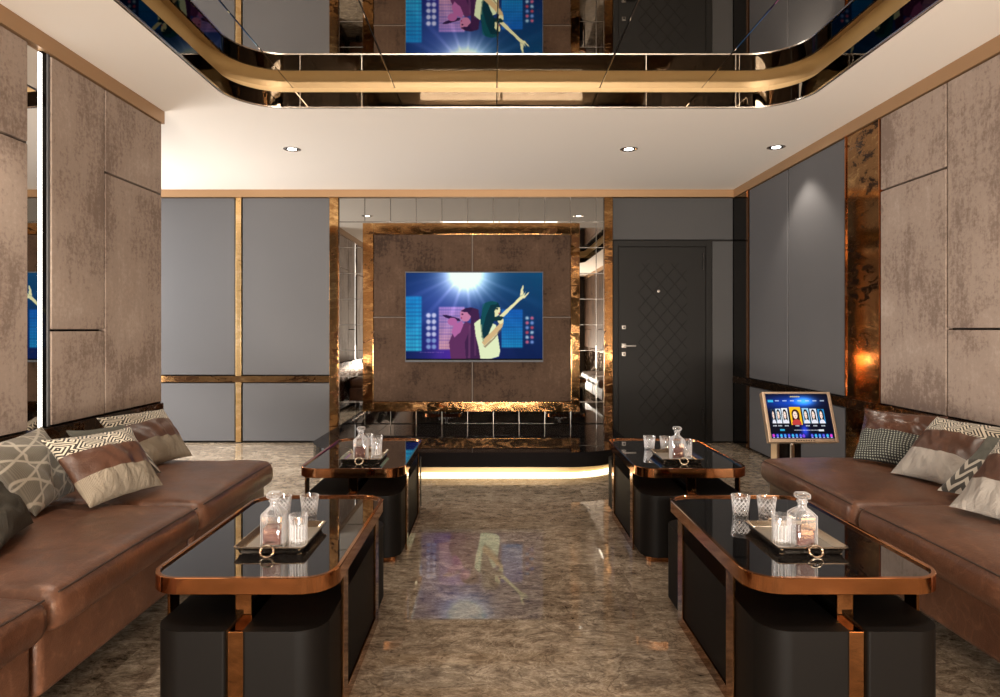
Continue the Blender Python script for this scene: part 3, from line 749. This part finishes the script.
pillow('large banded tribal, leather and cream pillow in front of the triangle-line pillow', ((-1.678, 2.70, .472), (-1.577, 3.10, .472), (-1.715, 3.07, .755), (-1.89, 2.71, .755)), .075, B3('linen'), 2.0)
pillow('taupe pillow with pale triangle lines on the sofa', ((-1.82, 2.58, .472), (-1.92, 2.98, .472), (-2.07, 2.97, .772), (-2.04, 2.57, .752)), .08, [(0, 1, 'triangle_lines', 'cover')], 3.0)
pillow('plain dark grey woven pillow at the picture edge', ((-1.62, 2.10, .472), (-1.77, 2.50, .472), (-1.93, 2.40, .72), (-1.80, 2.02, .72)), .075, [(0, 1, 'grey_cloth', 'cover')], 4.0)
pillow('chevron and grey pillow mostly hidden between the two banded pillows', ((-1.80, 3.02, .472), (-1.725, 3.37, .472), (-1.87, 3.28, .735), (-1.99, 3.02, .745)), .06, [(0, .5, 'chevron', 'chevron_panel'), (.5, 1, 'sage_cloth', 'plain_panel')], 5.0)
pillow('glossy brown leather pillow with a black woven lower half, nearest the karaoke screen', ((2.06, 3.73, .472), (2.26, 3.36, .472), (2.45, 3.50, .745), (2.20, 3.86, .745)), .08, [(0, .52, 'black_woven', 'woven_panel'), (.52, 1, 'gloss_leather', 'leather_panel')], 6.0)
pillow('banded tribal, leather and white pillow overlapping the black woven pillow', ((2.05, 3.36, .472), (2.15, 2.97, .472), (2.42, 3.05, .755), (2.33, 3.42, .755)), .075, B3('linen_white'), 7.0)
pillow('black and cream chevron pillow with a sage top behind the foremost banded pillow', ((2.045, 3.0, .472), (2.15, 2.66, .472), (2.40, 2.64, .735), (2.235, 2.94, .735)), .05, [(0, .55, 'chevron', 'chevron_panel'), (.55, 1, 'sage_cloth', 'plain_panel')], 8.0)
pillow('banded tribal, leather and white pillow cut by the picture edge beside the chevron', ((1.905, 2.72, .472), (1.97, 2.31, .472), (2.25, 2.38, .755), (2.185, 2.80, .755)), .066, B3('linen_white'), 9.0)

# ------------------------------------------------------------------ tables
TX0, TX1, TY0, TY1, TZ = -1.040, -.477, 1.923, 2.890, .480
TCX, TCY = (TX0 + TX1) / 2, (TY0 + TY1) / 2
DXR, DYF = 1.80, 1.505
def make_table(label, mirrored):
    """u runs from the sofa-side edge (0) to the aisle-side edge (TW)"""
    TW = TX1 - TX0 + (.036 if mirrored else .004)
    ox = TX0 + DXR if mirrored else TX0 - .004
    X = (lambda u: ox + TW - u) if mirrored else (lambda u: ox + u)
    def bx(u0, u1, *a): return box(min(X(u0), X(u1)), max(X(u0), X(u1)), *a)
    t_ = thing('coffee_table', label, 'table', (X(TW / 2), TCY, 0), 'copper and black glass coffee tables')
    def rim(d, r): return rr(ox + d, ox + TW - d, TY0 + d, TY1 - d, r, 12)
    def at(p, z): return [(x, y, z) for x, y in p]
    obj('top_rim', join(loft([at(rim(.015, .09), .432), at(rim(.002, .103), .430), at(rim(0, .105), .432), at(rim(0, .105), .478), at(rim(.002, .103), .480), at(rim(.013, .092), .480), at(rim(.015, .09), .478), at(rim(.015, .09), .432)], True, False)), 'copper', t_)
    obj('glass_top', prism(rim(.0155, .0895), .448, .472), 'black_glass', t_)
    w = .064
    for u0, u1 in ((.002, .011), (TW - .011, TW - .002)):
        ya, yb = TY0 + .150, TY1 - .256
        obj('side_frame', join(bx(u0, u1, ya, ya + w, 0.0, .432, .0015), bx(u0, u1, yb, yb + w, 0.0, .432, .0015), bx(u0, u1, ya + w, yb, 0.0, .045, .0015)), 'brushed_copper', t_)
    uc = TW / 2 + .016
    for y_, sg in ((TY0, 1), (TY1, -1)):
        def ys(a, b): return min(y_ + sg * a, y_ + sg * b), max(y_ + sg * a, y_ + sg * b)
        obj('centre_strap', join(bx(uc - .024, uc + .024, *ys(.008, .02), .34, .432, .0015), bx(uc - .024, uc + .024, *ys(-.052, -.04), 0, .345, .0015), bx(uc - .024, uc + .024, *ys(-.05, .02), .338, .345)), 'brushed_copper', t_)

    for u0, u1, outer in ((.057, uc - .0242, True), (uc + .0242, TW - .0125, False)):
        big, sm = .085, .010
        x0, x1 = sorted((X(u0), X(u1))); left_big = outer != mirrored
        pts = []
        for cx, cy, a0, r in ((x1, TY0 - .066, -PI / 2, sm if left_big else big), (x1, TY1 + .066, 0, sm if left_big else big), (x0, TY1 + .066, PI / 2, big if left_big else sm), (x0, TY0 - .066, PI, big if left_big else sm)):
            ccx = cx - r if cx == x1 else cx + r; ccy = cy + r if cy < TCY else cy - r
            for k in range(11): pts.append((ccx + r * math.cos(a0 + PI / 2 * k / 10), ccy + r * math.sin(a0 + PI / 2 * k / 10)))
        b_ = obj('storage_box', prism(pts, .032, .352, .012, 3), 'box_black', t_)
        obj('plinth', prism(rr(x0 + .03, x1 - .03, TY0 - .03, TY1 + .03, .02, 4), 0, .032), 'copper', b_)
    return t_
T0 = make_table('near copper-rimmed black table beside the sofa with the triangle-line pillow', False)
T1 = make_table('near copper-rimmed black table beside the sofa with the chevron pillow', True)
dup(T0, (T0.location.x, TCY + DYF, 0), 'far copper-rimmed black table between the alcove and the television platform')
dup(T1, (T1.location.x, TCY + DYF, 0), 'far copper-rimmed black table in front of the dark lattice door')

# ---- tray
ZT = .466
def make_tray(label, cx, cy):
    t_ = thing('serving_tray', label, 'tray', (cx, cy, ZT), 'serving trays on the tables')
    hx, hy = .118, .150
    obj('plate', prism(rr(cx - hx + .02, cx + hx - .02, cy - hy + .02, cy + hy - .02, .012, 5), ZT + .012, ZT + .016), 'trayfloor', t_)
    def R(d, z): return [(x, y, z) for x, y in rr(cx - hx + d, cx + hx - d, cy - hy + d, cy + hy - d, .014, 5)]
    b = loft([R(.022, ZT + .016), R(.016, ZT + .020), R(.004, ZT + .034), R(0, ZT + .034), R(0, ZT + .030), R(.010, ZT + .020)], True, False)
    obj('rim', b, 'trayrim', t_)
    obj('underside', loft([R(.010, ZT + .021), R(.014, ZT + .008), R(.03, ZT + .008)], True, False), 'trayunder', t_)
    for fx in (-1, 1):
        for fy in (-1, 1):
            obj('foot', lathe([(.002, ZT), (.009, ZT + .001), (.010, ZT + .006), (.006, ZT + .010)], cx + fx * (hx - .024), cy + fy * (hy - .024), 12), 'trayrim', t_)
    for s in (-1, 1):
        yy = cy + s * (hy + .006)
        obj('handle', tube([(cx + .022 * math.cos(2 * PI * k / 20), yy + s * .006 * (1 - math.sin(2 * PI * k / 20)), ZT + .024 + .017 * math.sin(2 * PI * k / 20)) for k in range(20)], .0038, 8, True), 'trayrim', t_)
    return t_
# ---- glassware
def sq(cx, cy, h, r, z, n=48, flute=0.0):
    """superellipse ring between square and circle; r: 0 square-ish .. 1 circle"""
    out = []
    p = 2 + (1 - r) * 7
    for k in range(n):
        a = 2 * PI * (k + .5) / n; c, s = math.cos(a), math.sin(a)
        m_ = (abs(c) ** p + abs(s) ** p) ** (-1 / p)
        f = h * m_ * (1 - flute * (k % 2))
        out.append((cx + f * c, cy + f * s, z))
    return out
def make_decanter(label, cx, cy):
    z = ZT + .0165
    t_ = thing('decanter', label, 'decanter', (cx, cy, z), 'whisky decanters on the trays')
    H = .038
    prof = [(H - .005, 0, 0), (H - .001, 0, .004), (H, 0, .012), (H, 0, .110), (H - .001, 0, .114), (H - .006, .03, .120), (.022, .25, .130), (.0150, .9, .136), (.0138, 1, .142), (.0135, 1, .150), (.0175, 1, .154), (.0175, 1, .158), (.0135, 1, .160)]
    inn = [(.0105, 1, .160), (.0095, 1, .137), (.017, .3, .127), (.027, .05, .117), (H - .006, 0, .110), (H - .006, 0, .014), (H - .010, 0, .011)]
    outer = [sq(cx, cy, h, r, z + zz, 48, .025 if .004 < zz < .13 else 0) for h, r, zz in prof]
    inner = [sq(cx, cy, h, r, z + zz, 48, 0) for h, r, zz in inn]
    obj('bottle', loft(outer + inner), 'glass', t_, smooth=50)
    lq = [(H - .0105, 0, .0115), (H - .0065, 0, .0145), (H - .0065, 0, .068), (H - .008, 0, .069)]
    obj('whisky', loft([sq(cx, cy, h, r, z + zz) for h, r, zz in lq]), 'whisky', t_, label='reddish brown whisky', smooth=50)
    obj('stopper', loft([sq(cx, cy, h, r, z + zz, 32, 0) for h, r, zz in ((.008, 1, .150), (.009, 1, .161), (.011, .8, .163), (.0205, .45, .167), (.022, .4, .172), (.022, .4, .178), (.019, .45, .184), (.010, .6, .185))]), 'glass', t_, smooth=50)
    return t_
def make_tumbler(label, cx, cy, z, cut, group):
    t_ = thing('tumbler', label, 'glass', (cx, cy, z), group)
    Hh = .086 if cut else .106
    if cut:
        n = 72
        def mod(a, zz, r):
            v = (zz - z) / Hh
            if not .12 < v < .80: return 0
            u = a * 12 / (2 * PI); w = v * 4.2
            return -.0030 * max(0, 1 - min(abs((u + w) % 1 - .5), abs((u - w) % 1 - .5)) * 5)
        prof = [(.022, z)] + [(.0285 + .0085 * k / 24, z + .002 + (Hh - .002) * k / 24) for k in range(25)]
        bw = .0035
    else:
        n = 72
        def mod(a, zz, r):
            v = (zz - z) / Hh
            if not .10 < v < .72: return 0
            return -.0022 * (math.cos(a * 18) > .2)
        prof = [(.024, z)] + [(.0300 + .0015 * k / 16, z + .002 + (Hh - .002) * k / 16) for k in range(17)]
        bw = .0035
    rt = prof[-1][0]
    inner = [(rt - .002, z + Hh + .0005), (rt - bw, z + Hh - .004), (prof[2][0] - bw - .001, z + .022), (.018, z + .016), (.001, z + .0155)]
    full = prof + inner; no = len(prof)
    rings = []
    for q, (r, zz) in enumerate(full):
        rings.append([(cx + (r + (mod(2 * PI * k / n, zz, r) if q < no else 0)) * math.cos(2 * PI * k / n), cy + (r + (mod(2 * PI * k / n, zz, r) if q < no else 0)) * math.sin(2 * PI * k / n), zz) for k in range(n)])
    obj('cut_bowl' if cut else 'ribbed_bowl', loft(rings), 'diamond_glass' if cut else 'ribbed_glass', t_, smooth=28)
    return t_
near = ['near table by the triangle-line pillow', 'far table by the alcove', 'near table by the chevron pillow', 'far table before the dark door']
# base layout measured on the near tables, per table: tray, decanter, ribbed glass on the tray, two cut glasses
lay = [dict(tray=(-.742, 2.285), dec=(-.742, 2.195), rib=(-.664, 2.205), c1=(-.738, 2.60), c2=(-.842, 2.585)),
       dict(tray=(-.742, 3.735), dec=(-.748, 3.655), rib=(-.672, 3.72), c1=(-.728, 4.04), c2=(-.80, 4.10)),
       dict(tray=(1.052, 2.285), dec=(1.036, 2.185), rib=(.975, 2.205), c1=(.986, 2.60), c2=(1.080, 2.575)),
       dict(tray=(1.045, 3.735), dec=(1.030, 3.655), rib=(1.095, 3.70), c1=(.966, 4.04), c2=(1.062, 4.02))]
sides = [('at the alcove side', 'nearest the decanter'), ('beside the tray', 'behind the decanter'), ('farther from the sofa', 'nearer the sofa'), ('farther from the sofa', 'nearer the sofa')]
tr0 = dc0 = rb0 = ct0 = None
for k, L in enumerate(lay):
    w_ = near[k]
    lab = 'silver serving tray holding a decanter on the ' + w_
    if k == 0: tr0 = make_tray(lab, *L['tray'])
    else: dup(tr0, (*L['tray'], ZT), lab)
    lab = 'square glass decanter of whisky on the ' + w_
    if k == 0: dc0 = make_decanter(lab, *L['dec'])
    else: dup(dc0, (*L['dec'], ZT + .0165), lab)
    lab = 'ribbed glass tumbler on the tray of the ' + w_
    if k == 0: rb0 = make_tumbler(lab, *L['rib'], ZT + .0165, False, 'ribbed tumblers on the trays')
    else: dup(rb0, (*L['rib'], ZT + .0165), lab)
    for j, key in enumerate(('c1', 'c2')):
        lab = 'diamond-cut tumbler %s, on the %s' % (('farther from its sofa', 'nearer its sofa')[j], w_)
        if ct0 is None: ct0 = make_tumbler(lab, *L[key], ZT + .0005, True, 'cut tumblers on the tables')
        else: dup(ct0, (*L[key], ZT + .0005), lab)

# ------------------------------------------------------------------ downlights
def make_downlight(label, cx, cy):
    t_ = thing('recessed_downlight', label, 'downlight', (cx, cy, ZC), 'recessed ceiling downlights')
    n = 28
    def c(r, z): return [(cx + r * math.cos(2 * PI * k / n), cy + r * math.sin(2 * PI * k / n), z) for k in range(n)]
    obj('trim_ring', loft([c(.050, ZC + .0), c(.072, ZC), c(.072, ZC - .003), c(.060, ZC - .006), c(.050, ZC - .002)], True, False), 'chrome', t_)
    obj('reflector', loft([c(.052, ZC - .0015), c(.052, ZC - .001)], True, True), 'tv_black', t_)
    obj('lens', loft([c(.036, ZC - .002), c(.034, ZC - .004), c(.02, ZC - .006)], True, True), 'lamp_lens', t_)
    return t_
def spot(x, y, w, ang=110, blend=.7, col=(1, .90, .77), rad=.04):
    l = bpy.data.lights.new('spot_beam', 'SPOT'); l.energy = w; l.spot_size = math.radians(ang); l.spot_blend = blend; l.color = col; l.shadow_soft_size = rad
    o = bpy.data.objects.new('spot_beam', l); COL.objects.link(o); o.location = (x, y, ZC - .03)
D0 = make_downlight('recessed downlight in the white ceiling above the far table by the alcove', -1.664, 5.355)
dup(D0, (1.11, 5.355, ZC), 'recessed downlight in the white ceiling in front of the dark door')
dup(D0, (2.30, 5.30, ZC), 'recessed downlight close to the grey padded wall by the karaoke screen')
spot(-1.664, 5.355, 40); spot(1.11, 5.355, 35); spot(2.30, 5.30, 45, 95, .5)
for x, y, e in ((-1.86, 2.5, 80), (-1.86, .7, 60), (-2.02, -1.2, 30), (2.18, 2.5, 75), (2.18, .7, 60), (2.3, -1.2, 30), (.15, -1.6, 30)): spot(x, y, e)  # further unseen ceiling spots added as fill light, without fittings
spot(-3.0, 5.35, 480, 84, .6, (1, .95, .88)); spot(-3.9, 5.6, 200, 84, .6, (1, .95, .88))

# ------------------------------------------------------------------ world, camera, view
w = bpy.data.worlds.new('World'); SC.world = w; w.use_nodes = True
w.node_tree.nodes['Background'].inputs[0].default_value = (.55, .68, .9, 1); w.node_tree.nodes['Background'].inputs[1].default_value = .6
cam = bpy.data.cameras.new('Camera'); co = bpy.data.objects.new('Camera', cam); COL.objects.link(co)
co.location = (0, 0, 1.217); co.rotation_euler = (PI / 2, 0, 0)
cam.sensor_width = 36; cam.lens = 36 * .650; cam.shift_x = .006; cam.shift_y = -.0195; cam.clip_start = .05
SC.camera = co
SC.view_settings.view_transform = 'Standard'; SC.view_settings.look = 'None'; SC.view_settings.gamma = 1; SC.view_settings.exposure = 0
SC.view_settings.use_curve_mapping = False
SC.cycles.use_denoising = True
SC.cycles.max_bounces = 10; SC.cycles.transmission_bounces = 8; SC.cycles.glossy_bounces = 6; SC.cycles.diffuse_bounces = 4
SC.cycles.caustics_reflective = True; SC.cycles.caustics_refractive = False
SC.cycles.sample_clamp_indirect = 6
